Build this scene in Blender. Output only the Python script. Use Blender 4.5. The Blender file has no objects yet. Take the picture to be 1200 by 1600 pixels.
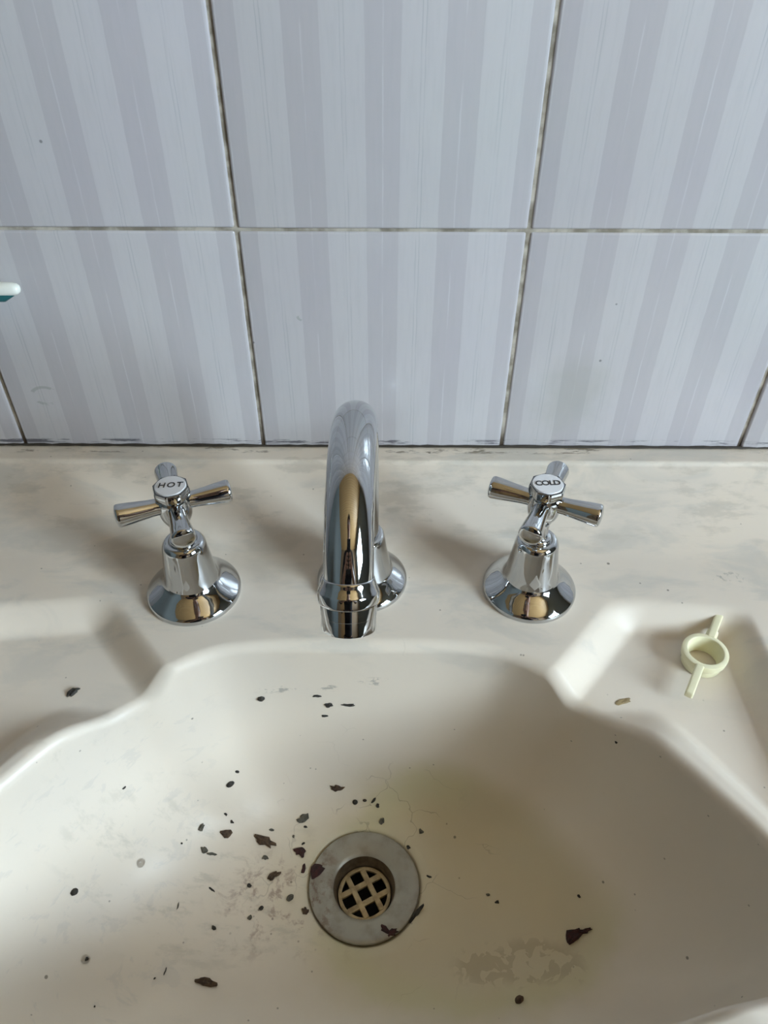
import bpy, bmesh, math, random
import numpy as np
from mathutils import Vector, Matrix, Euler
from mathutils.bvhtree import BVHTree

S = bpy.context.scene
COL = S.collection
PI = math.pi

# ------------------------------------------------------------------ camera
cd = bpy.data.cameras.new('camera')
cam = bpy.data.objects.new('camera', cd)
COL.objects.link(cam)
cam.location = (0, -0.3916, 0.312)
cam.rotation_euler = (Matrix.Rotation(math.radians(48.5), 3, 'X') @ Matrix.Rotation(math.radians(0.25), 3, 'Z')).to_euler()
cd.sensor_fit = 'HORIZONTAL'
cd.sensor_width = 36.0
cd.lens = 36.0 * 1202 / 1200
cd.clip_start = 0.01
S.camera = cam

# ------------------------------------------------------------------ world, light, exposure
w = bpy.data.worlds.new('overcast_sky')
S.world = w
w.use_nodes = True
bg = w.node_tree.nodes['Background']
bg.inputs[0].default_value = (0.74, 0.87, 1.0, 1)
bg.inputs[1].default_value = 52.0
S.view_settings.view_transform = 'Standard'
S.view_settings.look = 'None'
S.view_settings.gamma = 1
S.view_settings.use_curve_mapping = False
S.view_settings.exposure = 0.10
WIN = dict(x=1.20, y0=-1.38, y1=-0.66, z0=0.26, z1=1.02)
pl = bpy.data.lights.new('window_portal', 'AREA')
pl.shape = 'RECTANGLE'
pl.size = WIN['z1'] - WIN['z0']
pl.size_y = WIN['y1'] - WIN['y0']
pl.cycles.is_portal = True
po = bpy.data.objects.new('window_portal', pl)
po.location = (WIN['x'] + 0.09, (WIN['y0'] + WIN['y1']) / 2, (WIN['z0'] + WIN['z1']) / 2)
po.rotation_euler = (0, math.radians(90), 0)
COL.objects.link(po)


# ------------------------------------------------------------------ helpers
class NT:
    def __init__(s, name):
        s.m = bpy.data.materials.new(name)
        s.m.use_nodes = True
        s.t = s.m.node_tree
        s.b = s.t.nodes['Principled BSDF']
        s.out = s.t.nodes['Material Output']
        s._c = {}

    def n(s, typ, ins=None, **kw):
        nd = s.t.nodes.new(typ)
        for k, v in kw.items():
            setattr(nd, k, v)
        for k, v in (ins or {}).items():
            s.set(nd.inputs[k], v)
        return nd

    def set(s, sock, v):
        if isinstance(v, bpy.types.NodeSocket):
            s.t.links.new(v, sock)
        else:
            sock.default_value = v

    def co(s, kind='Object'):
        if kind not in s._c:
            s._c[kind] = s.n('ShaderNodeTexCoord').outputs[kind]
        return s._c[kind]

    def xyz(s, v=None):
        x = s.n('ShaderNodeSeparateXYZ', {0: v if v is not None else s.co()})
        return x.outputs[0], x.outputs[1], x.outputs[2]

    def ma(s, op, a, b=0.0, c=0.0, clamp=False):
        nd = s.n('ShaderNodeMath', {0: a, 1: b, 2: c}, operation=op)
        nd.use_clamp = clamp
        return nd.outputs[0]

    def mr(s, v, a, b, c=0.0, d=1.0, smooth=True):
        nd = s.n('ShaderNodeMapRange', {0: v, 1: a, 2: b, 3: c, 4: d})
        nd.interpolation_type = 'SMOOTHSTEP' if smooth else 'LINEAR'
        return nd.outputs[0]

    def noise(s, scale, detail=3, rough=0.55, v=None, stretch=None, dist=0.0):
        v = v if v is not None else s.co()
        if stretch:
            v = s.n('ShaderNodeMapping', {0: v, 3: stretch}).outputs[0]
        return s.n('ShaderNodeTexNoise', {'Vector': v, 'Scale': scale, 'Detail': detail, 'Roughness': rough, 'Distortion': dist}).outputs[0]

    def mix(s, f, a, b):
        nd = s.n('ShaderNodeMix', data_type='RGBA')
        s.set(nd.inputs[0], f)
        s.set(nd.inputs[6], a)
        s.set(nd.inputs[7], b)
        return nd.outputs[2]

    def bump(s, h, strength=0.2, dist=0.001):
        nd = s.n('ShaderNodeBump', {'Height': h, 'Strength': strength, 'Distance': dist})
        s.set(s.b.inputs['Normal'], nd.outputs[0])

    def p(s, **kw):
        for k, v in kw.items():
            s.set(s.b.inputs[k.replace('_', ' ')], v)
        return s


def rgb(r, g, b):
    f = lambda c: (c / 255 / 12.92) if c / 255 <= 0.04045 else ((c / 255 + 0.055) / 1.055) ** 2.4
    return (f(r), f(g), f(b), 1)


def flat(name, col, rough=0.5, metal=0.0, var=0.08, scale=60):
    m = NT(name)
    k = m.noise(scale, 3)
    dark = tuple(c * (1 - var * 2) for c in col[:3]) + (1,)
    m.p(Base_Color=m.mix(k, dark, col), Roughness=rough, Metallic=metal)
    return m.m


def mesh_from(name, verts, faces, mat, parent=None, smooth=True, sharp=None):
    me = bpy.data.meshes.new(name)
    me.from_pydata([tuple(v) for v in verts], [], [tuple(f) for f in faces])
    me.update()
    if smooth:
        me.polygons.foreach_set('use_smooth', [True] * len(me.polygons))
        if sharp:
            me.set_sharp_from_angle(angle=math.radians(sharp))
    if mat:
        me.materials.append(mat)
    o = bpy.data.objects.new(name, me)
    COL.objects.link(o)
    if parent:
        o.parent = parent
    return o


def obj(name, bm, mat, parent=None, smooth=True, sharp=40):
    bmesh.ops.recalc_face_normals(bm, faces=bm.faces)
    me = bpy.data.meshes.new(name)
    bm.to_mesh(me)
    bm.free()
    if smooth:
        me.polygons.foreach_set('use_smooth', [True] * len(me.polygons))
        if sharp:
            me.set_sharp_from_angle(angle=math.radians(sharp))
    if mat:
        me.materials.append(mat)
    o = bpy.data.objects.new(name, me)
    COL.objects.link(o)
    if parent:
        o.parent = parent
    return o


def thing(name, label, cat, loc=(0, 0, 0), rotz=0, group=None):
    o = bpy.data.objects.new(name, None)
    o.empty_display_size = 0.01
    COL.objects.link(o)
    o.location = loc
    o.rotation_euler = (0, 0, rotz)
    o['label'] = label
    o['category'] = cat
    if group:
        o['group'] = group
    return o


def tag(o, label, cat, group=None):
    o['label'] = label
    o['category'] = cat
    if group:
        o['group'] = group
    return o


def add_box(bm, c, s, bev=0.0, rot=None, segs=2):
    r = bmesh.ops.create_cube(bm, size=1.0)
    vs = r['verts']
    bmesh.ops.scale(bm, vec=s, verts=vs)
    if bev:
        es = list({e for v in vs for e in v.link_edges})
        rb = bmesh.ops.bevel(bm, geom=es, offset=bev, segments=segs, affect='EDGES', profile=0.6)
        vs = list({v for f in rb['faces'] for v in f.verts} | {v for v in vs if v.is_valid})
    if rot is not None:
        bmesh.ops.rotate(bm, cent=(0, 0, 0), matrix=rot, verts=vs)
    bmesh.ops.translate(bm, vec=c, verts=vs)
    return vs


def add_lathe(bm, prof, n=96, M=None, cap0=False, cap1=False):
    """prof: list of (r, z); revolve about z"""
    rings = []
    for r, z in prof:
        if r < 1e-7:
            v = bm.verts.new((0, 0, z))
            rings.append([v])
        else:
            rings.append([bm.verts.new((r * math.cos(2 * PI * i / n), r * math.sin(2 * PI * i / n), z)) for i in range(n)])
    for a, b in zip(rings, rings[1:]):
        for i in range(n):
            j = (i + 1) % n
            if len(a) == 1 and len(b) == 1:
                continue
            if len(a) == 1:
                bm.faces.new((a[0], b[j], b[i]))
            elif len(b) == 1:
                bm.faces.new((a[i], a[j], b[0]))
            else:
                bm.faces.new((a[i], a[j], b[j], b[i]))
    if cap0 and len(rings[0]) > 1:
        bm.faces.new(list(reversed(rings[0])))
    if cap1 and len(rings[-1]) > 1:
        bm.faces.new(rings[-1])
    if M is not None:
        bmesh.ops.transform(bm, matrix=M, verts=[v for r in rings for v in r])


def add_tube(bm, pts, rad, n=48, cap=True):
    pts = [Vector(p) for p in pts]
    rads = rad if isinstance(rad, (list, tuple)) else [rad] * len(pts)
    prevx = None
    rings = []
    for i, p in enumerate(pts):
        t = (pts[min(i + 1, len(pts) - 1)] - pts[max(i - 1, 0)]).normalized()
        if prevx is None:
            a = Vector((1, 0, 0)) if abs(t.x) < 0.9 else Vector((0, 1, 0))
            x = (a - t * a.dot(t)).normalized()
        else:
            x = (prevx - t * prevx.dot(t)).normalized()
        prevx = x
        y = t.cross(x)
        rings.append([bm.verts.new(p + (x * math.cos(2 * PI * k / n) + y * math.sin(2 * PI * k / n)) * rads[i]) for k in range(n)])
    for a, b in zip(rings, rings[1:]):
        for k in range(n):
            j = (k + 1) % n
            bm.faces.new((a[k], a[j], b[j], b[k]))
    if cap:
        bm.faces.new(list(reversed(rings[0])))
        bm.faces.new(rings[-1])


def spline(pts, n):
    """Catmull-Rom through 2-D/3-D points"""
    P = np.array(pts, float)
    out = []
    for i in range(len(P) - 1):
        p0, p1, p2, p3 = P[max(i - 1, 0)], P[i], P[i + 1], P[min(i + 2, len(P) - 1)]
        for k in range(n):
            t = k / n
            out.append(0.5 * (2 * p1 + (p2 - p0) * t + (2 * p0 - 5 * p1 + 4 * p2 - p3) * t * t + (3 * p1 - p0 - 3 * p2 + p3) * t ** 3))
    out.append(P[-1])
    return out


def sst(a, b, x):
    t = np.clip((x - a) / (b - a), 0, 1)
    return t * t * (3 - 2 * t)


# ------------------------------------------------------------------ materials
def mat_tile():
    m = NT('striped_glazed_tile')
    x, y, z = m.xyz()
    # hand-printed stripe edges waver a little
    wv = m.ma('MULTIPLY', m.ma('SUBTRACT', m.noise(9, 2, v=m.co(), stretch=(12, 12, 8)), 0.5), 0.0009)
    xs = m.ma('ADD', x, wv)
    ph = m.ma('FRACT', m.ma('ADD', m.ma('DIVIDE', xs, 0.0363), 100.5))          # 0.5 at the middle of a dark band
    d = m.ma('MULTIPLY', m.ma('ABSOLUTE', m.ma('SUBTRACT', ph, 0.5)), 0.0363)   # metres from the middle of the dark band
    band = m.mr(d, 0.0080, 0.0084, 1, 0)
    white = m.mr(d, 0.00015, 0.0005, 1, 0)
    dd = m.ma('ABSOLUTE', m.ma('SUBTRACT', m.ma('SUBTRACT', 0.01815, d), 0.0009))
    thin = m.mr(dd, 0.0001, 0.0004, 1, 0)
    brk = m.mr(m.noise(30, 4, stretch=(6, 6, 1)), 0.35, 0.62)
    col = m.mix(band, (0.55, 0.54, 0.555, 1), (0.49, 0.475, 0.495, 1))
    col = m.mix(m.ma('MULTIPLY', m.ma('MULTIPLY', white, brk), 0.35), col, (0.70, 0.71, 0.73, 1))
    col = m.mix(m.ma('MULTIPLY', m.ma('MULTIPLY', thin, brk), 0.75), col, (0.43, 0.44, 0.46, 1))
    # faint tints of the print: lilac, blue, green
    tint = m.noise(7, 2, v=m.n('ShaderNodeNewGeometry').outputs[0])
    col = m.mix(m.mr(tint, 0.45, 0.65, 0, 0.35), col, m.mix(band, (0.545, 0.525, 0.57, 1), (0.48, 0.455, 0.505, 1)))
    wp = m.n('ShaderNodeNewGeometry').outputs[0]
    tg = m.noise(5, 2, v=m.n('ShaderNodeMapping', {0: wp, 1: (3, 1, 7)}).outputs[0])
    col = m.mix(m.mr(tg, 0.5, 0.68, 0, 0.2), col, m.mix(band, (0.51, 0.56, 0.53, 1), (0.455, 0.485, 0.475, 1)))
    # streaky fine grain and dirt
    fine = m.noise(60, 4, stretch=(7, 7, 0.7))
    col = m.mix(m.mr(fine, 0.4, 0.75, 0, 0.16), col, (0.40, 0.40, 0.42, 1))
    wx, wy, wz = m.xyz(wp)
    # black mould along the foot of the wall, broken into smears
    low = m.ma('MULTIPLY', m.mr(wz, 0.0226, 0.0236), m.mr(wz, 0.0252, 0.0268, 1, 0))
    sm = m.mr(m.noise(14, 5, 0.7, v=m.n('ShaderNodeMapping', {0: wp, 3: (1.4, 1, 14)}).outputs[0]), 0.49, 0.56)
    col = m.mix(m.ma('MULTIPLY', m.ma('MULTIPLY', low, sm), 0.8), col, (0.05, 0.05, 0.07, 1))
    # grey-brown bloom near the foot of the right tile and scattered specks
    dx = m.ma('DIVIDE', m.ma('SUBTRACT', wx, 0.112), 0.028)
    dz = m.ma('DIVIDE', m.ma('SUBTRACT', wz, 0.058), 0.034)
    rr = m.ma('SQRT', m.ma('ADD', m.ma('MULTIPLY', dx, dx), m.ma('MULTIPLY', dz, dz)))
    rr = m.ma('ADD', rr, m.ma('MULTIPLY', m.noise(60, 4, v=wp), 0.8))
    col = m.mix(m.mr(rr, 0.5, 1.5, 0.42, 0), col, (0.36, 0.37, 0.33, 1))
    # a curved scuff on the left tile and a small smear on the middle one
    for cx, cz, r0, w0 in ((-0.2035, 0.0575, 0.0080, 0.0012), (-0.0455, 0.1100, 0.0030, 0.0008)):
        a = m.ma('SUBTRACT', wx, cx)
        b = m.ma('MULTIPLY', m.ma('SUBTRACT', wz, cz), 1.35)
        rr2 = m.ma('ABSOLUTE', m.ma('SUBTRACT', m.ma('SQRT', m.ma('ADD', m.ma('MULTIPLY', a, a), m.ma('MULTIPLY', b, b))), r0))
        sc_ = m.ma('MULTIPLY', m.mr(rr2, w0 * 0.6, w0 * 1.3, 1, 0), m.mr(m.noise(120, 3, v=wp), 0.46, 0.56))
        col = m.mix(m.ma('MULTIPLY', sc_, 0.5), col, (0.30, 0.32, 0.30, 1))
    vo = m.n('ShaderNodeTexVoronoi', {'Vector': wp, 'Scale': 55.0, 'Randomness': 1.0})
    spk = m.ma('MULTIPLY', m.mr(vo.outputs['Distance'], 0.03, 0.055, 1, 0), m.mr(m.n('ShaderNodeSeparateColor', {0: vo.outputs['Color']}).outputs[0], 0.70, 0.72))
    col = m.mix(m.ma('MULTIPLY', spk, 0.75), col, (0.16, 0.16, 0.17, 1))
    m.p(Base_Color=col, Roughness=m.mr(m.noise(40, 3, v=wp), 0.3, 0.7, 0.16, 0.27), Coat_Weight=0.15)
    m.bump(m.noise(16, 2, v=wp), 0.22, 0.0025)
    return m.m


def mat_grout():
    m = NT('old_grout')
    n1 = m.noise(90, 5)
    n2 = m.noise(12, 4)
    col = m.mix(m.mr(n1, 0.35, 0.65), (0.22, 0.195, 0.15, 1), (0.50, 0.46, 0.39, 1))
    col = m.mix(m.mr(n2, 0.54, 0.68, 0, 0.6), col, (0.16, 0.12, 0.07, 1))
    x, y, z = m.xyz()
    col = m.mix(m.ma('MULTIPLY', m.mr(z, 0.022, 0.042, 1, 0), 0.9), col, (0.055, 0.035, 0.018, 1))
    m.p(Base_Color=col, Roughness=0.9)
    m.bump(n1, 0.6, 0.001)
    return m.m


def mat_basin():
    m = NT('stained_cream_basin')
    co = m.co()
    x, y, z = m.xyz()

    def blob(cx, cy, rx, ry, wob=0.5, sc=35, lo=0.7, hi=1.15):
        a = m.ma('DIVIDE', m.ma('SUBTRACT', x, cx), rx)
        b = m.ma('DIVIDE', m.ma('SUBTRACT', y, cy), ry)
        r = m.ma('SQRT', m.ma('ADD', m.ma('MULTIPLY', a, a), m.ma('MULTIPLY', b, b)))
        r = m.ma('ADD', r, m.ma('MULTIPLY', m.ma('SUBTRACT', m.noise(sc, 4), 0.5), wob * 2))
        return m.mr(r, lo, hi, 1, 0)
    col = m.mix(m.mr(m.noise(9, 3), 0.35, 0.7), (0.735, 0.655, 0.55, 1), (0.69, 0.625, 0.54, 1))
    up = m.mr(z, -0.03, -0.012)
    # brown grime and painted-in tap and spout shadows, grey wipes on the back slope
    back = m.mr(y, -0.20, -0.11)
    g1 = m.mr(m.noise(22, 5, 0.6, stretch=(0.8, 1.8, 1), dist=0.6), 0.47, 0.66, 0, 0.6)
    col = m.mix(m.ma('MULTIPLY', g1, m.ma('MULTIPLY', up, back)), col, (0.52, 0.50, 0.45, 1))
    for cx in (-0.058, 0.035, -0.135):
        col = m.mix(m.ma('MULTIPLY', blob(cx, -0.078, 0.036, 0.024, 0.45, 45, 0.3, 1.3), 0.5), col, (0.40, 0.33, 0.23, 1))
    g2 = m.mr(m.noise(40, 5, 0.65, stretch=(0.7, 2.2, 1)), 0.52, 0.64, 0, 0.4)
    col = m.mix(m.ma('MULTIPLY', g2, m.mr(y, -0.085, -0.05)), col, (0.45, 0.41, 0.34, 1))
    # olive-yellow stain over the floor of the bowl, strongest right of the drain
    deep = m.mr(z, -0.085, -0.107)
    st = m.ma('MULTIPLY', blob(0.035, -0.215, 0.105, 0.078, 0.28, 18, 0.55, 1.1), deep)
    col = m.mix(m.ma('MULTIPLY', st, 0.62), col, (0.50, 0.43, 0.25, 1))
    edge = m.ma('MULTIPLY', m.ma('MULTIPLY', blob(0.045, -0.213, 0.100, 0.072, 0.3, 18, 0.72, 0.95), m.ma('SUBTRACT', 1.0, blob(0.045, -0.213, 0.09, 0.062, 0.3, 18, 0.6, 1.0))), deep)
    col = m.mix(m.ma('MULTIPLY', edge, 0.35), col, (0.50, 0.50, 0.22, 1))
    # bare wiped patches in the stain, lower right
    pt = m.ma('MULTIPLY', m.mr(m.noise(130, 3, 0.5, dist=0.8), 0.47, 0.50), blob(0.070, -0.250, 0.036, 0.015, 0.5, 60, 0.6, 1.0))
    col = m.mix(m.ma('MULTIPLY', pt, 0.5), col, (0.36, 0.295, 0.19, 1))
    # reddish-brown smears left of the drain
    sm = m.ma('MULTIPLY', m.mr(m.noise(85, 6, 0.7, dist=0.5), 0.53, 0.66), blob(-0.052, -0.220, 0.046, 0.030, 0.5, 40, 0.35, 1.15))
    col = m.mix(m.ma('MULTIPLY', sm, 0.62), col, (0.24, 0.135, 0.10, 1))
    sg = m.ma('MULTIPLY', m.mr(m.noise(45, 6, 0.7, stretch=(1, 2.5, 1)), 0.52, 0.68), blob(-0.085, -0.215, 0.085, 0.045, 0.5, 30, 0.4, 1.2))
    col = m.mix(m.ma('MULTIPLY', sg, 0.35), col, (0.36, 0.34, 0.28, 1))
    # crazing: fine cracks in the glaze around the drain
    ck = m.n('ShaderNodeTexVoronoi', {'Vector': m.n('ShaderNodeMixRGB', {0: 0.035, 1: co, 2: m.n('ShaderNodeTexNoise', {'Vector': co, 'Scale': 40.0, 'Detail': 3.0}).outputs[1]}).outputs[0], 'Scale': 34.0}, feature='DISTANCE_TO_EDGE')
    cr = m.ma('MULTIPLY', m.mr(ck.outputs['Distance'], 0.004, 0.012, 1, 0), m.ma('MULTIPLY', m.mr(m.noise(28, 2), 0.50, 0.58), blob(-0.005, -0.205, 0.07, 0.06, 0.3)))
    col = m.mix(m.ma('MULTIPLY', cr, 0.40), col, (0.20, 0.16, 0.12, 1))
    # pin-point dirt
    for sc, lim, lo, hi, dens, amt in ((70.0, 0, 0.045, 0.075, 0.84, 0.75), (170.0, 1, 0.06, 0.11, 0.90, 0.55)):
        vo = m.n('ShaderNodeTexVoronoi', {'Vector': co, 'Scale': sc, 'Randomness': 1.0})
        sel = m.mr(m.n('ShaderNodeSeparateColor', {0: vo.outputs['Color']}).outputs[lim], dens, dens + 0.02)
        s1 = m.ma('MULTIPLY', m.mr(vo.outputs['Distance'], lo, hi, 1, 0), sel)
        col = m.mix(m.ma('MULTIPLY', s1, amt), col, (0.10, 0.085, 0.06, 1))
    # denser specks left of the drain
    vo = m.n('ShaderNodeTexVoronoi', {'Vector': co, 'Scale': 260.0, 'Randomness': 1.0})
    sel = m.mr(m.n('ShaderNodeSeparateColor', {0: vo.outputs['Color']}).outputs[1], 0.66, 0.68)
    s1 = m.ma('MULTIPLY', m.ma('MULTIPLY', m.mr(vo.outputs['Distance'], 0.10, 0.22, 1, 0), sel), blob(-0.052, -0.220, 0.045, 0.030, 0.6, 60, 0.2, 1.0))
    col = m.mix(m.ma('MULTIPLY', s1, 0.7), col, (0.10, 0.06, 0.045, 1))
    # dotted scum marks: right of the right dish, and a smear high on the bowl wall under the spout
    dots = m.mr(m.noise(330, 4, 0.6), 0.54, 0.62)
    col = m.mix(m.ma('MULTIPLY', m.ma('MULTIPLY', dots, blob(0.194, -0.0925, 0.011, 0.0045, 0.5, 150, 0.4, 1.0)), 0.55), col, (0.20, 0.20, 0.17, 1))
    for sx, sz_, wx_, wz_ in ((-0.004, -0.029, 0.009, 0.0035), (-0.055, -0.036, 0.014, 0.003), (-0.030, -0.035, 0.006, 0.003)):
        a = m.ma('DIVIDE', m.ma('SUBTRACT', x, sx), wx_)
        b = m.ma('DIVIDE', m.ma('SUBTRACT', z, sz_), wz_)
        r2 = m.ma('SQRT', m.ma('ADD', m.ma('MULTIPLY', a, a), m.ma('MULTIPLY', b, b)))
        col = m.mix(m.ma('MULTIPLY', m.ma('MULTIPLY', m.mr(r2, 0.6, 1.2, 1, 0), m.mr(m.noise(260, 5, 0.7, stretch=(0.6, 1, 1.6)), 0.53, 0.60)), 0.55), col, (0.18, 0.18, 0.16, 1))
    # grey marbled wear on the left wall of the bowl
    mw = m.mr(m.noise(75, 5, 0.65, stretch=(0.8, 1, 1.6), dist=0.5), 0.56, 0.64)
    col = m.mix(m.ma('MULTIPLY', m.ma('MULTIPLY', mw, m.mr(x, -0.07, -0.12)), m.ma('MULTIPLY', m.mr(z, -0.012, -0.03), 0.16)), col, (0.35, 0.36, 0.37, 1))
    # black smudges along the ledge under the tiles
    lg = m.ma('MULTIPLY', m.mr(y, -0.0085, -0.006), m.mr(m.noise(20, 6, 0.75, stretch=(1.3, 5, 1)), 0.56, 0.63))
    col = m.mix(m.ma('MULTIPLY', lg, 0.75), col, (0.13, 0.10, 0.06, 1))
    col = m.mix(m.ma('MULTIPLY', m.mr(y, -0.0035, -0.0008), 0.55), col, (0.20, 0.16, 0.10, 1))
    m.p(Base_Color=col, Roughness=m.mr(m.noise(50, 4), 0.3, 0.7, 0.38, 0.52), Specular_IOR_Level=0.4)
    m.bump(m.noise(140, 3), 0.10, 0.0006)
    return m.m


def mat_chrome(name, base=(0.54, 0.55, 0.56, 1), r0=0.03, r1=0.09):
    m = NT(name)
    m.p(Base_Color=base, Metallic=1.0, Roughness=m.mr(m.noise(160, 4), 0.35, 0.75, r0, r1))
    return m.m


def mat_flange():
    m = NT('dull_stained_steel')
    col = m.mix(m.mr(m.noise(90, 5), 0.4, 0.7), (0.34, 0.32, 0.27, 1), (0.26, 0.235, 0.19, 1))
    x, y, z = m.xyz()
    lf = m.mr(x, -0.008, -0.026)
    col = m.mix(m.ma('MULTIPLY', m.ma('MULTIPLY', m.mr(m.noise(130, 5, 0.7), 0.48, 0.62), lf), 0.75), col, (0.16, 0.09, 0.06, 1))
    m.p(Base_Color=col, Metallic=0.45, Roughness=0.42)
    m.bump(m.noise(300, 3), 0.1, 0.0003)
    return m.m


def mat_brown_metal(name, a, b, rough=0.5, metal=0.4):
    m = NT(name)
    m.p(Base_Color=m.mix(m.mr(m.noise(220, 5), 0.35, 0.7), a, b), Metallic=metal, Roughness=rough)
    m.bump(m.noise(400, 4), 0.3, 0.0004)
    return m.m


def mat_flake(name, a, b):
    m = NT(name)
    k = m.noise(420, 4, 0.7)
    m.p(Base_Color=m.mix(m.mr(k, 0.35, 0.65), a, b), Roughness=0.75)
    m.bump(k, 0.8, 0.0008)
    return m.m


def mat_wood():
    m = NT('golden_brown_wood')
    g = m.n('ShaderNodeTexWave', {'Vector': m.n('ShaderNodeMapping', {0: m.co(), 3: (1, 1, 0.12)}).outputs[0], 'Scale': 3.0, 'Distortion': 5.0, 'Detail': 3.0}).outputs[1]
    m.p(Base_Color=m.mix(g, (0.26, 0.14, 0.055, 1), (0.40, 0.235, 0.10, 1)), Roughness=0.45)
    return m.m


def mat_cloth(name, a, b):
    m = NT(name)
    k = m.noise(500, 3, stretch=(1, 1, 3))
    m.p(Base_Color=m.mix(k, a, b), Roughness=0.9)
    m.bump(k, 0.4, 0.001)
    return m.m


M_tile, M_grout, M_basin = mat_tile(), mat_grout(), mat_basin()
M_chrome = mat_chrome('polished_chrome')
M_flange = mat_flange()
M_grid = mat_brown_metal('tarnished_brass', (0.50, 0.39, 0.22, 1), (0.30, 0.22, 0.12, 1))
M_pipe = mat_brown_metal('dirty_brown_pipe', (0.16, 0.12, 0.08, 1), (0.09, 0.065, 0.04, 1), 0.4, 0.5)
M_black = flat('dull_black', (0.012, 0.011, 0.010, 1), 0.8)
M_cap = flat('white_enamel_cap', (0.80, 0.81, 0.84, 1), 0.25, var=0.02)
M_ink = flat('black_enamel_letter', (0.012, 0.012, 0.014, 1), 0.5)
M_cream = flat('pale_yellow_plastic', (0.84, 0.80, 0.55, 1), 0.38, var=0.03)
M_white = flat('white_plastic', (0.78, 0.80, 0.74, 1), 0.25, var=0.02)
M_teal = flat('teal_rubber', (0.01, 0.10, 0.11, 1), 0.35)
M_seal = flat('blackened_sealant', (0.055, 0.045, 0.032, 1), 0.7, var=0.3, scale=150)
M_side = flat('painted_side_wall', (0.17, 0.20, 0.20, 1), 0.7)
M_rear = flat('painted_rear_wall', (0.28, 0.19, 0.11, 1), 0.7)
M_ceil = flat('painted_ceiling', (0.34, 0.31, 0.27, 1), 0.8)
M_ctim = NT('golden_timber_lining')
_x, _y, _z = M_ctim.xyz()
_g = M_ctim.n('ShaderNodeTexWave', {'Vector': M_ctim.n('ShaderNodeMapping', {0: M_ctim.co(), 3: (0.15, 1, 1)}).outputs[0], 'Scale': 7.0, 'Distortion': 5.0, 'Detail': 3.0}, bands_direction='Y').outputs[1]
M_ctim.p(Base_Color=M_ctim.mix(_g, (0.48, 0.29, 0.12, 1), (0.58, 0.37, 0.16, 1)), Roughness=0.5)
M_ctim = M_ctim.m
M_floor = flat('brown_floor', (0.24, 0.18, 0.13, 1), 0.5)
M_frame = flat('window_paint', (0.75, 0.75, 0.73, 1), 0.5)
M_wood = mat_wood()


def mat_glass():
    m = NT('clear_pane')
    tr = m.n('ShaderNodeBsdfTransparent', {0: (0.95, 0.97, 0.97, 1)})
    gl = m.n('ShaderNodeBsdfGlossy', {0: (1, 1, 1, 1), 'Roughness': 0.02})
    mx = m.n('ShaderNodeMixShader', {0: 0.06, 1: tr.outputs[0], 2: gl.outputs[0]})
    m.t.links.new(mx.outputs[0], m.out.inputs[0])
    return m.m


M_glass = mat_glass()


def mat_drop():
    m = NT('water_drop')
    m.p(Base_Color=(1, 1, 1, 1), Roughness=0.02, IOR=1.33, Transmission_Weight=1.0)
    return m.m


M_drop = mat_drop()

# ------------------------------------------------------------------ room
RX0, RX1, RY, ZF, ZC = -1.15, WIN['x'], -1.75, -0.85, 1.38


def struct(name, bm, mat, sharp=30, smooth=False):
    o = obj(name, bm, mat, None, smooth, sharp)
    o['kind'] = 'structure'
    return o


bm = bmesh.new()
add_box(bm, ((RX0 + RX1) / 2, RY / 2 + 0.05, ZF - 0.05), (RX1 - RX0 + 0.4, -RY + 0.5, 0.1))
struct('floor', bm, M_floor)
bm = bmesh.new()
add_box(bm, ((RX0 + RX1) / 2, RY / 2 + 0.05, ZC + 0.05), (RX1 - RX0 + 0.4, -RY + 0.5, 0.1))
struct('ceiling', bm, M_ctim)
bm = bmesh.new()
add_box(bm, ((RX0 + RX1) / 2, 0.0511, (ZF + ZC) / 2), (RX1 - RX0 + 0.2, 0.1, ZC - ZF))
wall_back = struct('wall_back', bm, M_grout)
bm = bmesh.new()
add_box(bm, (RX0 - 0.05, RY / 2, (ZF + ZC) / 2), (0.1, -RY + 0.2, ZC - ZF))
struct('wall_left', bm, M_side)
bm = bmesh.new()
DX0, DX1, DZ = -0.75, 0.25, 1.22
add_box(bm, ((RX0 + DX0) / 2 - 0.05, RY - 0.05, (ZF + ZC) / 2), (DX0 - RX0 + 0.1, 0.1, ZC - ZF))
add_box(bm, ((RX1 + DX1) / 2 + 0.05, RY - 0.05, (ZF + ZC) / 2), (RX1 - DX1 + 0.1, 0.1, ZC - ZF))
add_box(bm, ((DX0 + DX1) / 2, RY - 0.05, (DZ + ZC) / 2), (DX1 - DX0, 0.1, ZC - DZ))
struct('wall_rear', bm, M_rear)
bm = bmesh.new()
add_box(bm, ((DX0 + DX1) / 2, RY - 0.03, (ZF + DZ) / 2), (DX1 - DX0 - 0.01, 0.04, DZ - ZF - 0.01), 0.003)
door = struct('door_1', bm, M_wood)
for zz in (-0.35, 0.65):
    bm = bmesh.new()
    add_box(bm, ((DX0 + DX1) / 2, RY - 0.006, zz), (0.66, 0.012, 0.72), 0.004)
    obj('door_panel', bm, M_wood, door, False)
bm = bmesh.new()
add_lathe(bm, [(0.0, 0.05), (0.02, 0.048), (0.026, 0.035), (0.02, 0.022), (0.01, 0.018), (0.01, 0.0)], 32,
          Matrix.Translation((DX1 - 0.07, RY - 0.01, 0.15)) @ Matrix.Rotation(-PI / 2, 4, 'X'))
obj('door_knob', bm, M_chrome, door)
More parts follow.
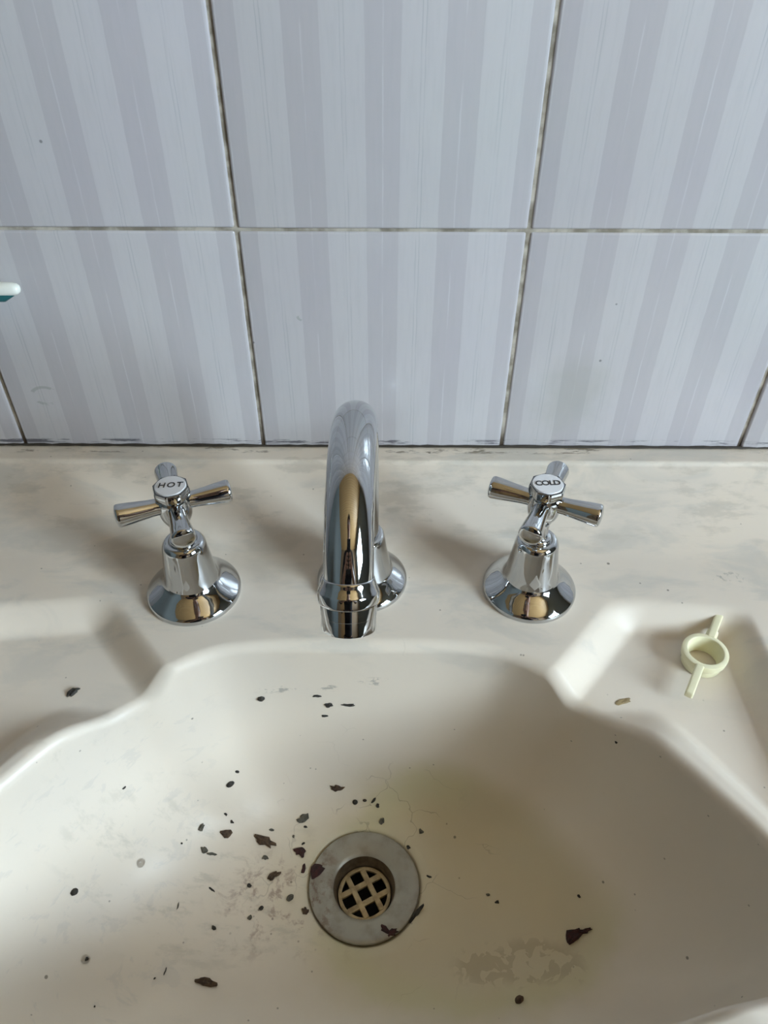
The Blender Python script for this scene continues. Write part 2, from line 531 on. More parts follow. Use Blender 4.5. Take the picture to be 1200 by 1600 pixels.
# right wall with the window opening
bm = bmesh.new()
W = WIN
xw = RX1 + 0.05
add_box(bm, (xw, RY / 2, (ZF + W['z0']) / 2), (0.1, -RY + 0.2, W['z0'] - ZF))
add_box(bm, (xw, RY / 2, (ZC + W['z1']) / 2), (0.1, -RY + 0.2, ZC - W['z1']))
add_box(bm, (xw, (RY - 0.1 + W['y0']) / 2, (W['z0'] + W['z1']) / 2), (0.1, W['y0'] - RY + 0.1, W['z1'] - W['z0']))
add_box(bm, (xw, (0.1 + W['y1']) / 2, (W['z0'] + W['z1']) / 2), (0.1, 0.1 - W['y1'], W['z1'] - W['z0']))
struct('wall_right', bm, M_side)
bm = bmesh.new()
yc, zc = (W['y0'] + W['y1']) / 2, (W['z0'] + W['z1']) / 2
wy, wz = W['y1'] - W['y0'], W['z1'] - W['z0']
for yy in (W['y0'] + 0.02, W['y1'] - 0.02):
    add_box(bm, (xw, yy, zc), (0.06, 0.04, wz), 0.003)
for zz in (W['z0'] + 0.02, W['z1'] - 0.02):
    add_box(bm, (xw, yc, zz), (0.06, wy - 0.08, 0.04), 0.003)
add_box(bm, (xw, yc, zc), (0.05, 0.04, wz - 0.08), 0.003)
add_box(bm, (xw, yc, zc + 0.12), (0.045, wy - 0.08, 0.03), 0.003)
win = struct('window_1', bm, M_frame)
for s in (-1, 1):
    bm = bmesh.new()
    add_box(bm, (xw, yc + s * (wy / 4 - 0.005), zc), (0.004, wy / 2 - 0.05, wz - 0.09))
    obj('pane', bm, M_glass, win, False)

# tiles: one shared mesh, 2.4 mm joints
def tile_mesh():
    bm = bmesh.new()
    T = 0.1482
    add_box(bm, (0, 0.004, 0), (T, 0.008, T), 0.0014, segs=3)
    bmesh.ops.recalc_face_normals(bm, faces=bm.faces)
    me = bpy.data.meshes.new('tile')
    bm.to_mesh(me)
    bm.free()
    me.polygons.foreach_set('use_smooth', [True] * len(me.polygons))
    me.set_sharp_from_angle(angle=math.radians(45))
    me.materials.append(M_tile)
    return me


TM = tile_mesh()
rnd = random.Random(4)
for row in range(-5, 10):
    for c in range(-7, 8):
        t = bpy.data.objects.new('tile', TM)
        COL.objects.link(t)
        t.parent = wall_back
        t.location = (-0.0765 + 0.1503 * (c + 0.5), rnd.uniform(-0.0004, 0.0003), 0.1585 + 0.1500 * (row - 0.5))
        t.rotation_euler = (rnd.uniform(-1, 1) * 0.0018, rnd.uniform(-1, 1) * 0.0016, rnd.uniform(-1, 1) * 0.0018)

# ------------------------------------------------------------------ basin
XC = -0.0115
DC = (-0.0100, -0.2103)        # drain centre
ZD = -0.1235
half = [(0, -.1363), (.03, -.1366), (.055, -.1380), (.077, -.1425), (.095, -.1525), (.108, -.1625), (.119, -.1700), (.133, -.1835),
        (.147, -.2010), (.160, -.2190), (.173, -.2380), (.185, -.262), (.188, -.280), (.176, -.295), (.149, -.3035), (.10, -.3105), (.05, -.3135), (0, -.3145)]
full = [(XC + x, y) for x, y in half] + [(XC - x, y - 0.009 * (y < -0.27)) for x, y in half[-2:0:-1]]
n = len(full)
P = np.array(full)
dense = []
for i in range(n):
    p0, p1, p2, p3 = P[i - 1], P[i], P[(i + 1) % n], P[(i + 2) % n]
    for k in range(24):
        t = k / 24
        dense.append(0.5 * (2 * p1 + (p2 - p0) * t + (2 * p0 - 5 * p1 + 4 * p2 - p3) * t * t + (3 * p1 - p0 - 3 * p2 + p3) * t ** 3))
dense = np.array(dense)
ang = np.arctan2(dense[:, 1] - DC[1], dense[:, 0] - DC[0])
rad = np.hypot(dense[:, 1] - DC[1], dense[:, 0] - DC[0])
o_ = np.argsort(ang)
ang, rad = ang[o_], rad[o_]
NTH = 864
TH = np.linspace(-PI, PI, NTH, endpoint=False)
R = np.interp(TH, ang, rad, period=2 * PI)
R = (np.roll(R, 1) + 2 * R + np.roll(R, -1)) / 4
cs, sn = np.cos(TH), np.sin(TH)


def seg_d(x, y, a, b):
    """signed distance to line a->b, positive on the left"""
    dx, dy = b[0] - a[0], b[1] - a[1]
    L = math.hypot(dx, dy)
    return ((x - a[0]) * -dy + (y - a[1]) * dx) / L


def deck_z(x, y, drim):
    z = 0.021 * np.clip(1 - np.clip((-0.0150 - y) / 0.066, 0, 1), 0, 1) ** 1.75
    # crisp little step under the ledge
    z = np.where(y > -0.0150, 0.021, z)
    z -= 0.0016 * sst(-0.0140, -0.0165, y) * (1 - sst(-0.02, -0.06, y))
    lx = x - XC
    ax = np.abs(lx)
    a, b = (0.138, -0.104), (0.1015, -0.147)
    dsl = -seg_d(ax, y, a, b) * -1.0
    dsl = seg_d(ax, y, a, b)
    outer = np.where(lx > 0, 0.2085, 0.2130)
    dbk = (-0.1085 - 0.11 * (ax - 0.15)) - y
    dou = outer - ax
    # where the dish leaves the slanted corner it runs out over the rim; further out a ridge parts it from the bowl
    g = sst(0.110, 0.156, ax)
    drg = drim + (1 - g) * 0.022 - g * 0.003
    fac = sst(0, 0.020, dsl) * sst(0, 0.017, dbk) * sst(0, 0.017, dou) * sst(0, 0.019, drg)
    z -= 0.0132 * fac
    return z


# outer rectangle radius
BX0, BX1, BY0, BY1 = XC - 0.29, XC + 0.29, -0.352, -0.0006
OUT = np.full(NTH, 1e9)
for k in range(NTH):
    c, s = cs[k], sn[k]
    t = 1e9
    if c > 1e-9: t = min(t, (BX1 - DC[0]) / c)
    if c < -1e-9: t = min(t, (BX0 - DC[0]) / c)
    if s > 1e-9: t = min(t, (BY1 - DC[1]) / s)
    if s < -1e-9: t = min(t, (BY0 - DC[1]) / s)
    OUT[k] = t
# sharpness of the turn from floor to wall, by direction (0.5: broad, 1: round)
PEXP = 0.62 + 0.10 * np.abs(cs) ** 1.5
rings = []


def ringxy(r):
    return DC[0] + r * cs, DC[1] + r * sn


rimx, rimy = ringxy(R)
ZR = deck_z(rimx, rimy, np.zeros(NTH))
lip = 0.0065
# drain recess, then floor and wall in one smooth sweep
for r0, z0 in ((0.0165, ZD - 0.030), (0.0185, ZD - 0.0045), (0.0300, ZD - 0.0035), (0.0312, ZD - 0.0012), (0.0325, ZD)):
    x, y = ringxy(np.full(NTH, r0))
    rings.append((x, y, np.full(NTH, z0)))
NB = 84
for k in range(1, NB + 1):
    ph = (k / NB) * PI / 2
    u = np.sin(ph) ** PEXP
    v = 1 - np.cos(ph)
    r = 0.0325 + (R - lip - 0.0325) * u
    x, y = ringxy(r)
    rings.append((x, y, ZD + (ZR - lip - ZD) * v))
for k in range(1, 13):
    ph = (k / 12) * PI / 2
    r = R - lip + lip * (1 - np.cos(ph))
    x, y = ringxy(r)
    rings.append((x, y, ZR - lip + lip * np.sin(ph)))
NO = 210
for k in range(1, NO + 1):
    q = k / NO
    r = R + (OUT - R) * q
    x, y = ringxy(r)
    z = deck_z(x, y, (r - R) * 0.9)
    e = np.minimum(np.minimum(x - BX0, BX1 - x), y - BY0)
    ed = np.clip(1 - e / 0.008, 0, 1)
    z = z - 0.008 * (1 - np.sqrt(np.clip(1 - ed ** 2, 0, 1)))
    rings.append((x, y, z))
for zz in (-0.03, -0.08, -0.15):
    x, y = ringxy(OUT)
    rings.append((x, y, np.full(NTH, zz)))
x, y = ringxy(OUT * 0.5)
rings.append((x, y, np.full(NTH, -0.165)))
x, y = ringxy(np.full(NTH, 0.02))
rings.append((x, y, np.full(NTH, -0.17)))
V = np.concatenate([np.stack(r, 1) for r in rings])
nr = len(rings)
ii = np.arange(NTH)
jj = (ii + 1) % NTH
fc = np.concatenate([np.stack([k * NTH + ii, k * NTH + jj, (k + 1) * NTH + jj, (k + 1) * NTH + ii], 1) for k in range(nr - 1)])
me = bpy.data.meshes.new('basin')
me.vertices.add(len(V))
me.vertices.foreach_set('co', V.ravel())
me.loops.add(fc.size)
me.loops.foreach_set('vertex_index', fc.ravel())
me.polygons.add(len(fc))
me.polygons.foreach_set('loop_start', np.arange(0, fc.size, 4))
me.update(calc_edges=True)
me.polygons.foreach_set('use_smooth', [True] * len(fc))
me.materials.append(M_basin)
sink = thing('washbasin', 'old cream ceramic washbasin with stained bowl and two moulded soap dishes', 'sink', (0, 0, 0))
basin = bpy.data.objects.new('basin', me)
COL.objects.link(basin)
basin.parent = sink
keep = fc[: (nr - 6) * NTH]
BVH = BVHTree.FromPolygons([Vector(v) for v in V], [tuple(int(i) for i in f) for f in keep])
bm = bmesh.new()
add_lathe(bm, [(0.13, -0.166), (0.10, -0.20), (0.085, -0.30), (0.085, -0.70), (0.10, -0.80), (0.115, ZF), (0, ZF)], 48,
          Matrix.Translation((XC, -0.17, 0)))
obj('pedestal', bm, M_basin, sink)
# blackened joint between basin and tiles
bm = bmesh.new()
pts = []
for i in range(121):
    xx = BX0 + (BX1 - BX0) * i / 120
    pts.append((xx, 0.0002 - 0.0004, 0.0212 + rnd.uniform(-0.0002, 0.0003)))
add_tube(bm, pts, [rnd.uniform(0.0007, 0.0013) for _ in pts], 8)
o = obj('trim_1', bm, M_seal)
o['kind'] = 'structure'

# ------------------------------------------------------------------ drain
dr = thing('basin_drain', 'round grey steel drain with a brass-coloured grid, in the bowl', 'drain', (DC[0], DC[1], ZD))
bm = bmesh.new()
add_lathe(bm, [(0.0302, -0.0012), (0.0304, -0.0001), (0.0300, 0.0006), (0.0285, 0.0010), (0.0240, 0.0003), (0.0195, -0.0008), (0.0178, -0.0014), (0.0171, -0.0022)], 96)
obj('flange', bm, M_flange, dr)
bm = bmesh.new()
add_lathe(bm, [(0.0171, -0.0022), (0.0168, -0.005), (0.0158, -0.009), (0.0152, -0.0115), (0.0150, -0.0140)], 72)
obj('throat', bm, M_pipe, dr)
bm = bmesh.new()
add_lathe(bm, [(0.0150, -0.0140), (0.0149, -0.0280), (0.0, -0.0285)], 48)
obj('waste_pipe', bm, M_black, dr)
bm = bmesh.new()
ZG = -0.0105
prof = [(0.0148, ZG - 0.002), (0.0148, ZG), (0.0138, ZG + 0.0003), (0.0128, ZG), (0.0128, ZG - 0.002), (0.0148, ZG - 0.002)]
add_lathe(bm, prof, 64)
obj('grid_ring', bm, M_grid, dr)
rot = Matrix.Rotation(math.radians(28), 3, 'Z')
for fam in (0, 1):
    for s in (-1, 1):
        bm = bmesh.new()
        off = s * 0.0047
        L = 2 * math.sqrt(0.0132 ** 2 - off ** 2)
        sz = (L, 0.0031, 0.0022) if fam == 0 else (0.0031, L, 0.0022)
        c = (0, off, ZG - 0.0008) if fam == 0 else (off, 0, ZG - 0.0006)
        add_box(bm, rot @ Vector(c), sz, 0.0005, rot)
        obj('grid_bar', bm, M_grid, dr)

# ------------------------------------------------------------------ taps
BELL = spline([(0.0252, 0.0), (0.0253, 0.0020), (0.0246, 0.0034), (0.0225, 0.0053), (0.0198, 0.0074), (0.0172, 0.0094), (0.0155, 0.0110), (0.0146, 0.0124)], 6)
BELL2 = spline([(0.0146, 0.0124), (0.0138, 0.0160), (0.0129, 0.0225), (0.0120, 0.0295), (0.0114, 0.0340), (0.0108, 0.0364), (0.0096, 0.0380), (0.0080, 0.0386), (0.0064, 0.0384), (0.0050, 0.0378)], 6)


def arm_bm(a):
    bm = bmesh.new()
    prof = spline([(0.0042, 0.006), (0.0043, 0.0105), (0.0048, 0.0160), (0.0055, 0.0225), (0.0058, 0.0265)], 5) + \
        spline([(0.0058, 0.0265), (0.0056, 0.0273), (0.0050, 0.0279), (0.0028, 0.0285), (0.0, 0.0287)], 4)[1:]
    M = Matrix.Translation((0, 0, 0.0635)) @ Matrix.Rotation(a, 4, 'Z') @ Matrix.Rotation(PI / 2, 4, 'Y')
    add_lathe(bm, [(r, z) for r, z in prof], 40, M, cap0=True)
    return bm


def lettering(word, size, spacing, z, parent, shear=0.0):
    cu = bpy.data.curves.new('lettering', 'FONT')
    cu.body = word
    cu.size = size
    cu.space_character = spacing
    cu.align_x = 'CENTER'
    cu.align_y = 'CENTER'
    cu.extrude = 0.00008
    cu.shear = shear
    cu.offset = 0.00004
    cu.resolution_u = 6
    tmp = bpy.data.objects.new('tmp', cu)
    COL.objects.link(tmp)
    bpy.context.view_layer.update()
    me = bpy.data.meshes.new_from_object(tmp.evaluated_get(bpy.context.evaluated_depsgraph_get()))
    bpy.data.objects.remove(tmp)
    me.materials.clear()
    me.materials.append(M_ink)
    o = bpy.data.objects.new('lettering', me)
    COL.objects.link(o)
    o.parent = parent
    o.location = (0, 0, z)
    return o


def tap(label, loc, deg, word, size, spacing, textrot):
    t = thing('basin_tap', label, 'tap', loc, 0, 'pair of chrome cross-handle basin taps')
    bm = bmesh.new()
    add_lathe(bm, BELL, 96, cap0=True)
    obj('base_flange', bm, M_chrome, t)
    bm = bmesh.new()
    add_lathe(bm, BELL2, 96)
    obj('bonnet', bm, M_chrome, t)
    bm = bmesh.new()
    add_lathe(bm, spline([(0.0066, 0.0380), (0.0068, 0.0392), (0.0064, 0.0402), (0.0054, 0.0406), (0.0047, 0.0415), (0.0046, 0.0480), (0.0052, 0.053)], 4), 48, cap0=True)
    obj('spindle', bm, M_chrome, t)
    h = bmesh.new()
    add_lathe(h, spline([(0.0048, 0.0500), (0.0062, 0.0525), (0.0078, 0.0565), (0.0083, 0.0610), (0.0081, 0.0655), (0.0074, 0.0682)], 5), 48, cap0=True)
    hub = obj('handle_hub', h, M_chrome, t)
    # eight-sided collar below the cap
    c = bmesh.new()
    add_lathe(c, [(0.0074, 0.0675), (0.0089, 0.0692), (0.0092, 0.0703), (0.0092, 0.0728), (0.0088, 0.0742), (0.0082, 0.0744), (0.0080, 0.0739)], 8,
              Matrix.Rotation(math.radians(deg + 22.5), 4, 'Z'), cap0=True)
    bmesh.ops.bevel(c, geom=[e for e in c.edges if abs(e.verts[0].co.z - e.verts[1].co.z) > 0.0005], offset=0.0007, segments=3, affect='EDGES')
    obj('cap_collar', c, M_chrome, t, sharp=30)
    for k in range(4):
        obj('handle_arm', arm_bm(math.radians(deg + 90 * k)), M_chrome, t)
    bm = bmesh.new()
    add_lathe(bm, [(0.0077, 0.0728), (0.0076, 0.0744), (0.0073, 0.0748), (0.0, 0.0750)], 64)
    d = obj('cap_disc', bm, M_cap, t)
    d['label'] = 'white cap disc with black lettering'
    l = lettering(word, size, spacing, 0.07505, d, 0.12 if word == 'HOT' else 0)
    l.rotation_euler = (0, 0, math.radians(textrot))
    return t


tap('chrome cross-handle tap marked HOT, left of the spout', (-0.1035, -0.1048, 0.0), 21, 'HOT', 0.0050, 1.22, 6)
tap('chrome cross-handle tap marked COLD, right of the spout', (0.0797, -0.1020, 0.0), -23.5, 'COLD', 0.0049, 0.86, 3)

sp = thing('spout', 'chrome swan-neck spout standing between the two taps', 'faucet', (-0.0120, -0.0957, 0.0), math.radians(-0.6))
bm = bmesh.new()
add_lathe(bm, [(r * 0.98, z) for r, z in BELL], 96, cap0=True)
obj('base_flange', bm, M_chrome, sp)
bm = bmesh.new()
add_lathe(bm, [(0.0168, 0.0100)] + [tuple(p) for p in spline([(0.0162, 0.011), (0.0150, 0.0165), (0.0138, 0.0230), (0.0130, 0.0290), (0.0126, 0.0320), (0.0120, 0.0345), (0.0108, 0.0356), (0.0094, 0.0358)], 5)], 96)
obj('bonnet', bm, M_chrome, sp)
RA, HA, RT = 0.0529, 0.0784, 0.0094
PE = 153
pts = [(0, 0, 0.030), (0, 0, 0.045), (0, 0, 0.060), (0, 0, 0.070)]
for k in range(0, 73):
    a = math.radians(PE * k / 72)
    pts.append((0, -RA * (1 - math.cos(a)), HA + RA * math.sin(a)))
bm = bmesh.new()
add_tube(bm, pts, RT, 64)
obj('tube', bm, M_chrome, sp)
e = Vector(pts[-1])
a = math.radians(PE)
axis = Vector((0, -math.sin(a), math.cos(a)))
Mo = Matrix.Translation(e) @ Vector((0, 0, 1)).rotation_difference(axis).to_matrix().to_4x4()
bm = bmesh.new()
add_lathe(bm, spline([(0.0094, -0.0035), (0.0098, -0.0030), (0.0103, -0.0012), (0.0112, 0.0010), (0.0116, 0.0022), (0.0116, 0.0050), (0.0113, 0.0062), (0.0106, 0.0065)], 4), 80, Mo)
obj('collar', bm, M_chrome, sp)
bm = bmesh.new()
add_lathe(bm, [(0.0106, 0.0055), (0.0107, 0.0066), (0.0106, 0.0110), (0.0104, 0.0112), (0.0104, 0.0160), (0.0102, 0.0170), (0.0096, 0.0172), (0.0092, 0.0165), (0.0090, 0.0120), (0.0, 0.0118)], 80, Mo)
obj('outlet', bm, M_chrome, sp)

# ------------------------------------------------------------------ plastic ring with two arms, in the right dish
rg = thing('winged_ring', 'pale yellow plastic ring with two arms lying in the right soap dish', 'plastic part', (0.1660, -0.1418, -0.0123), math.radians(58.5))
rg.location.z = -0.0130
bm = bmesh.new()
add_lathe(bm, spline([(0.0076, 0.0004), (0.0082, 0.0), (0.0098, 0.0), (0.0102, 0.0006), (0.0103, 0.0036), (0.0108, 0.0048), (0.0114, 0.0056), (0.0116, 0.0090), (0.0112, 0.0096), (0.0096, 0.0099), (0.0089, 0.0095), (0.0084, 0.0070), (0.0078, 0.0030), (0.0076, 0.0004)], 4), 80)
obj('ring', bm, M_cream, rg)
for s in (1, -1):
    bm = bmesh.new()
    add_box(bm, (s * 0.0208, 0, 0.0082), (0.0205, 0.0042, 0.0040), 0.0010, segs=3)
    if s > 0:
        add_box(bm, (s * 0.0140, 0, 0.0070), (0.0070, 0.0058, 0.0034), 0.0012, segs=3)
    obj('arm', bm, M_cream, rg)

# ------------------------------------------------------------------ toothbrush poking in at the left edge, on a wall holder
tb = thing('toothbrush', 'white and teal toothbrush end poking in at the left edge before the tiles', 'toothbrush', (-0.1915, -0.012, 0.1315), math.radians(2))
bm = bmesh.new()
add_tube(bm, [(0.0, 0, 0), (-0.0004, 0, 0), (-0.0015, 0, 0), (-0.0035, 0, 0), (-0.009, 0, -0.0001), (-0.03, 0, 0), (-0.08, 0, 0.001), (-0.11, 0, 0.001), (-0.13, 0, 0), (-0.178, 0, 0)],
         [0.0006, 0.0018, 0.0028, 0.0034, 0.0037, 0.0042, 0.0045, 0.003, 0.0024, 0.0032], 24)
obj('handle', bm, M_white, tb)
bm = bmesh.new()
add_tube(bm, [(-0.0035, -0.0016, -0.0027), (-0.0085, -0.0022, -0.0040), (-0.03, -0.001, -0.0030), (-0.08, -0.001, -0.0024), (-0.10, -0.001, -0.001)], [0.0004, 0.0020, 0.0034, 0.0034, 0.001], 20)
g = obj('grip', bm, M_teal, tb)
g['label'] = 'teal rubber grip'
bm = bmesh.new()
for i in range(9):
    for j in range(3):
        add_box(bm, (-0.152 - i * 0.003, (j - 1) * 0.0018, -0.0075), (0.0018, 0.0012, 0.011))
o = obj('bristles', bm, M_white, tb, False)
o['kind'] = 'stuff'
hd = thing('brush_holder', 'small white wall clip holding the toothbrush', 'holder', (-0.290, 0, 0.1262))
bm = bmesh.new()
add_box(bm, (0, -0.0022, 0), (0.030, 0.0040, 0.040), 0.0012)
obj('back_plate', bm, M_white, hd)
for s in (-1, 1):
    bm = bmesh.new()
    add_box(bm, (s * 0.011, -0.011, -0.0022), (0.004, 0.018, 0.003), 0.0008)
    add_box(bm, (s * 0.011, -0.0195, 0.0012), (0.004, 0.003, 0.008), 0.0008)
    obj('hook', bm, M_white, hd)


# ------------------------------------------------------------------ dirt lying in the basin
FM = {'k': mat_flake('black_dirt', (0.012, 0.010, 0.008, 1), (0.05, 0.045, 0.035, 1)),
      'b': mat_flake('dark_brown_husk', (0.035, 0.018, 0.010, 1), (0.10, 0.06, 0.03, 1)),
      'r': mat_flake('dark_red_clot', (0.045, 0.006, 0.006, 1), (0.02, 0.006, 0.006, 1)),
      'g': mat_flake('grey_brown_chip', (0.12, 0.11, 0.085, 1), (0.05, 0.045, 0.032, 1)),
      't': mat_flake('tan_flake', (0.36, 0.27, 0.13, 1), (0.28, 0.21, 0.11, 1))}
KIND = {'k': 'dirt_crumb', 'b': 'brown_flake', 'r': 'red_flake', 'g': 'grey_chip', 't': 'peeled_flake'}
GRP = {'k': 'black crumbs in the basin', 'b': 'brown flakes in the bowl', 'r': 'dark red flakes around the bowl', 'g': 'grey chips in the bowl', 't': None}
# x, y, z of the spot on the glaze, heading in degrees, length, width, thickness in mm
DIRT = [
    (-0.1557, -0.1623, -0.0125, 44, 5.5, 2.9, 1.6, 'k', 'black crumpled flake in the left soap dish'),
    (-0.0665, -0.1450, -0.0421, -3, 3.8, 2.8, 1.5, 'k', 'small round black crumb high on the bowl wall, left of the spout'),
    (-0.0363, -0.1437, -0.0417, 2, 3.9, 1.4, 0.6, 'k', 'thin dark sliver on the bowl wall under the spout, topmost of the cluster'),
    (-0.0301, -0.1442, -0.0489, -0, 3.9, 2.8, 1.0, 'k', 'dark crumb in the middle of the cluster under the spout'),
    (-0.0190, -0.1443, -0.0488, -2, 7.0, 1.8, 0.8, 'k', 'long dark flake at the right of the cluster under the spout'),
    (-0.0328, -0.1451, -0.0584, 1, 3.6, 1.4, 0.6, 'k', 'narrow dark flake lowest in the cluster under the spout'),
    (-0.0869, -0.1666, -0.0942, 34, 4.4, 2.9, 1.2, 'k', 'dark oval chip at the foot of the left bowl wall'),
    (-0.0831, -0.1614, -0.0898, -36, 2.6, 1.5, 0.6, 'k', 'tiny speck just above the dark oval chip'),
    (-0.0272, -0.1582, -0.1126, -5, 6.7, 3.4, 1.5, 'b', 'dark brown flake between the spout and the drain'),
    (-0.0164, -0.1635, -0.1200, 1, 3.0, 2.7, 1.0, 'k', 'round dark crumb above the drain, left of two smaller ones'),
    (-0.0107, -0.1627, -0.1195, -6, 2.3, 1.5, 0.6, 'k', 'small dark crumb above the drain, beside the round one'),
    (-0.0053, -0.1625, -0.1193, 55, 3.3, 1.5, 0.6, 'k', 'thin curved dark shred above the drain'),
    (-0.0030, -0.1650, -0.1210, -45, 2.3, 1.9, 0.7, 'k', 'small brown crumb right of the thin shred'),
    (-0.0467, -0.1727, -0.1211, 41, 6.1, 4.1, 1.2, 'g', 'grey-brown stone-like chip up left of the drain'),
    (-0.0011, -0.1735, -0.1234, 53, 3.8, 2.6, 0.8, 'g', 'forked brown shred just above the drain rim'),
    (-0.1012, -0.1869, -0.1058, 83, 4.0, 2.5, 1.3, 'g', 'upright grey seed husk at far left of the scatter'),
    (-0.0885, -0.1859, -0.1130, -0, 6.5, 3.6, 1.3, 'b', 'brown chip with pointed right end, left of the biggest flake'),
    (-0.0674, -0.1871, -0.1206, -19, 11.0, 4.4, 2.2, 'b', 'largest dark brown flake left above the drain'),
    (-0.0992, -0.1962, -0.1117, -16, 3.7, 2.8, 1.0, 'g', 'grey crumb beside the two-piece shred at left'),
    (-0.0951, -0.1976, -0.1142, -1, 4.8, 1.4, 0.8, 'g', 'small grey shred below the grey crumb at left'),
    (-0.0474, -0.1926, -0.1234, -35, 6.1, 4.7, 1.6, 'r', 'dark red clot left of the drain'),
    (-0.0449, -0.1774, -0.1225, -27, 2.2, 1.5, 0.6, 'k', 'tiny crumb below the grey-brown chip'),
    (-0.0358, -0.2028, -0.1229, 48, 8.5, 4.6, 0.8, 'r', 'wet dark red blob on the left of the drain rim'),
    (-0.0665, -0.1962, -0.1221, 4, 3.2, 2.5, 0.6, 'g', 'pale grey crumb below the largest flake'),
    (-0.0606, -0.2060, -0.1231, 36, 7.3, 2.8, 1.5, 'b', 'brown-black twisted flake between the left scatter and the drain'),
    (-0.0441, -0.2019, -0.1235, 82, 5.0, 2.1, 0.7, 'r', 'small rusty red shred beside the drain'),
    (-0.0502, -0.2171, -0.1235, 43, 4.0, 2.8, 1.0, 'g', 'grey oval chip left of the drain'),
    (-0.0730, -0.2113, -0.1221, 3, 2.1, 1.8, 0.8, 'k', 'small black crumb in the left scatter'),
    (-0.0656, -0.2222, -0.1231, 38, 2.8, 2.1, 0.8, 'k', 'black crumb in the lower left scatter'),
    (-0.0707, -0.2277, -0.1229, 2, 2.4, 2.1, 0.8, 'g', 'brown-grey crumb at the bottom of the left scatter'),
    (-0.0414, -0.2240, -0.1235, -55, 4.0, 2.8, 1.0, 'b', 'dark pointed flake at the lower left of the drain'),
    (-0.0885, -0.2333, -0.1212, -26, 3.2, 1.7, 1.0, 'k', 'small black bar-shaped crumb left below the scatter'),
    (-0.1529, -0.2311, -0.0821, 32, 3.6, 2.9, 2.0, 'k', 'shiny black oval seed alone at far left of the bowl'),
    (-0.0880, -0.2598, -0.1180, -11, 10.6, 3.8, 2.2, 'b', 'long dark brown husk at the lower left of the bowl'),
    (-0.1447, -0.2551, -0.1017, -25, 1.6, 1.6, 1.0, 'k', 'black speck in a clear water drop at lower left'),
    (0.0180, -0.2259, -0.1239, 38, 11.4, 1.4, 1.6, 'k', 'thin black stick at the lower right of the drain rim'),
    (0.0015, -0.2329, -0.1229, -49, 4.6, 2.7, 0.8, 'r', 'small dark red flake on the lower drain rim'),
    (0.0054, -0.2350, -0.1229, 28, 5.4, 3.0, 1.0, 'r', 'dark red lump hanging over the lower drain edge'),
    (0.0989, -0.2400, -0.1129, 29, 8.4, 5.6, 2.8, 'r', 'dark red lump at the right of the bowl'),
    (0.1039, -0.2379, -0.1100, 9, 6.8, 2.0, 2.0, 'r', 'short dark red stalk beside the lump at the right of the bowl'),
    (0.0671, -0.2683, -0.1150, 29, 4.3, 3.1, 2.0, 'b', 'brown oval seed at the bottom of the bowl, right of centre'),
    (0.1031, -0.2229, -0.1054, -57, 1.9, 1.3, 0.8, 'k', 'black speck above the dark red lump'),
    (0.0146, -0.1890, -0.1235, -51, 2.8, 2.2, 0.6, 'k', 'black crumb at the upper right edge of the drain'),
    (0.0226, -0.1796, -0.1230, -46, 2.6, 2.2, 0.6, 'g', 'olive-brown crumb right above the drain'),
    (0.0258, -0.2053, -0.1235, -7, 2.9, 1.1, 0.6, 'k', 'thin dark flake right of the drain'),
    (0.0576, -0.2155, -0.1216, 8, 1.8, 1.7, 0.6, 'g', 'small brown crumb right of the drain, upper of two'),
    (0.0621, -0.2199, -0.1213, -21, 2.1, 1.4, 0.6, 'k', 'small black crumb right of the drain, lower of two'),
    (0.1197, -0.1660, -0.0125, 19, 8.4, 2.6, 0.5, 't', 'tan peeled flake by the inner corner of the right soap dish'),
    (0.1142, -0.1839, -0.0215, -46, 1.5, 1.3, 0.6, 'k', 'lone black speck on the right bowl wall below the dish'),
    (-0.1346, -0.1880, -0.0589, 46, 2.2, 1.0, 0.5, 'k', 'grey speck high on the left bowl wall'),
    (-0.1105, -0.1963, -0.1040, -84, 1.0, 1.1, 0.5, 'k', 'tiny black speck beside the clear water drop at left'),
    (-0.0640, -0.1808, -0.1196, -1, 2.6, 1.5, 0.5, 'g', 'faint brown crumb above the largest flake'),
    (-0.0516, -0.1835, -0.1226, -10, 1.5, 1.5, 0.5, 'g', 'little brown crumb between the largest flake and red clot'),
    (-0.0929, -0.2148, -0.1184, -32, 3.7, 1.0, 0.5, 'k', 'thin dark streak crumb in the left scatter'),
    (-0.0894, -0.1782, -0.1072, -38, 1.9, 1.1, 0.5, 'k', 'tiny dark shred above the pointed brown chip'),
    (-0.0859, -0.1803, -0.1110, -47, 2.1, 1.5, 0.5, 'k', 'small dark shred right of the pointed brown chip'),
    (-0.0454, -0.1873, -0.1233, 40, 1.8, 1.1, 0.4, 'k', 'pinhead speck above the dark red clot'),
    (-0.1127, -0.2589, -0.1143, -21, 0.7, 1.0, 0.5, 'k', 'pinhead speck left of the long brown husk'),
    (-0.1343, -0.2735, -0.1004, -13, 1.0, 0.9, 0.5, 'k', 'pinhead speck near the lower left corner'),
    (-0.1087, -0.2554, -0.1161, 79, 3.0, 0.6, 0.5, 'k', 'short dark hair-thin shred above the long husk'),
    (-0.1084, -0.2248, -0.1151, 88, 3.4, 0.7, 0.5, 'g', 'thin upright grey shred at the left of the bowl'),
]


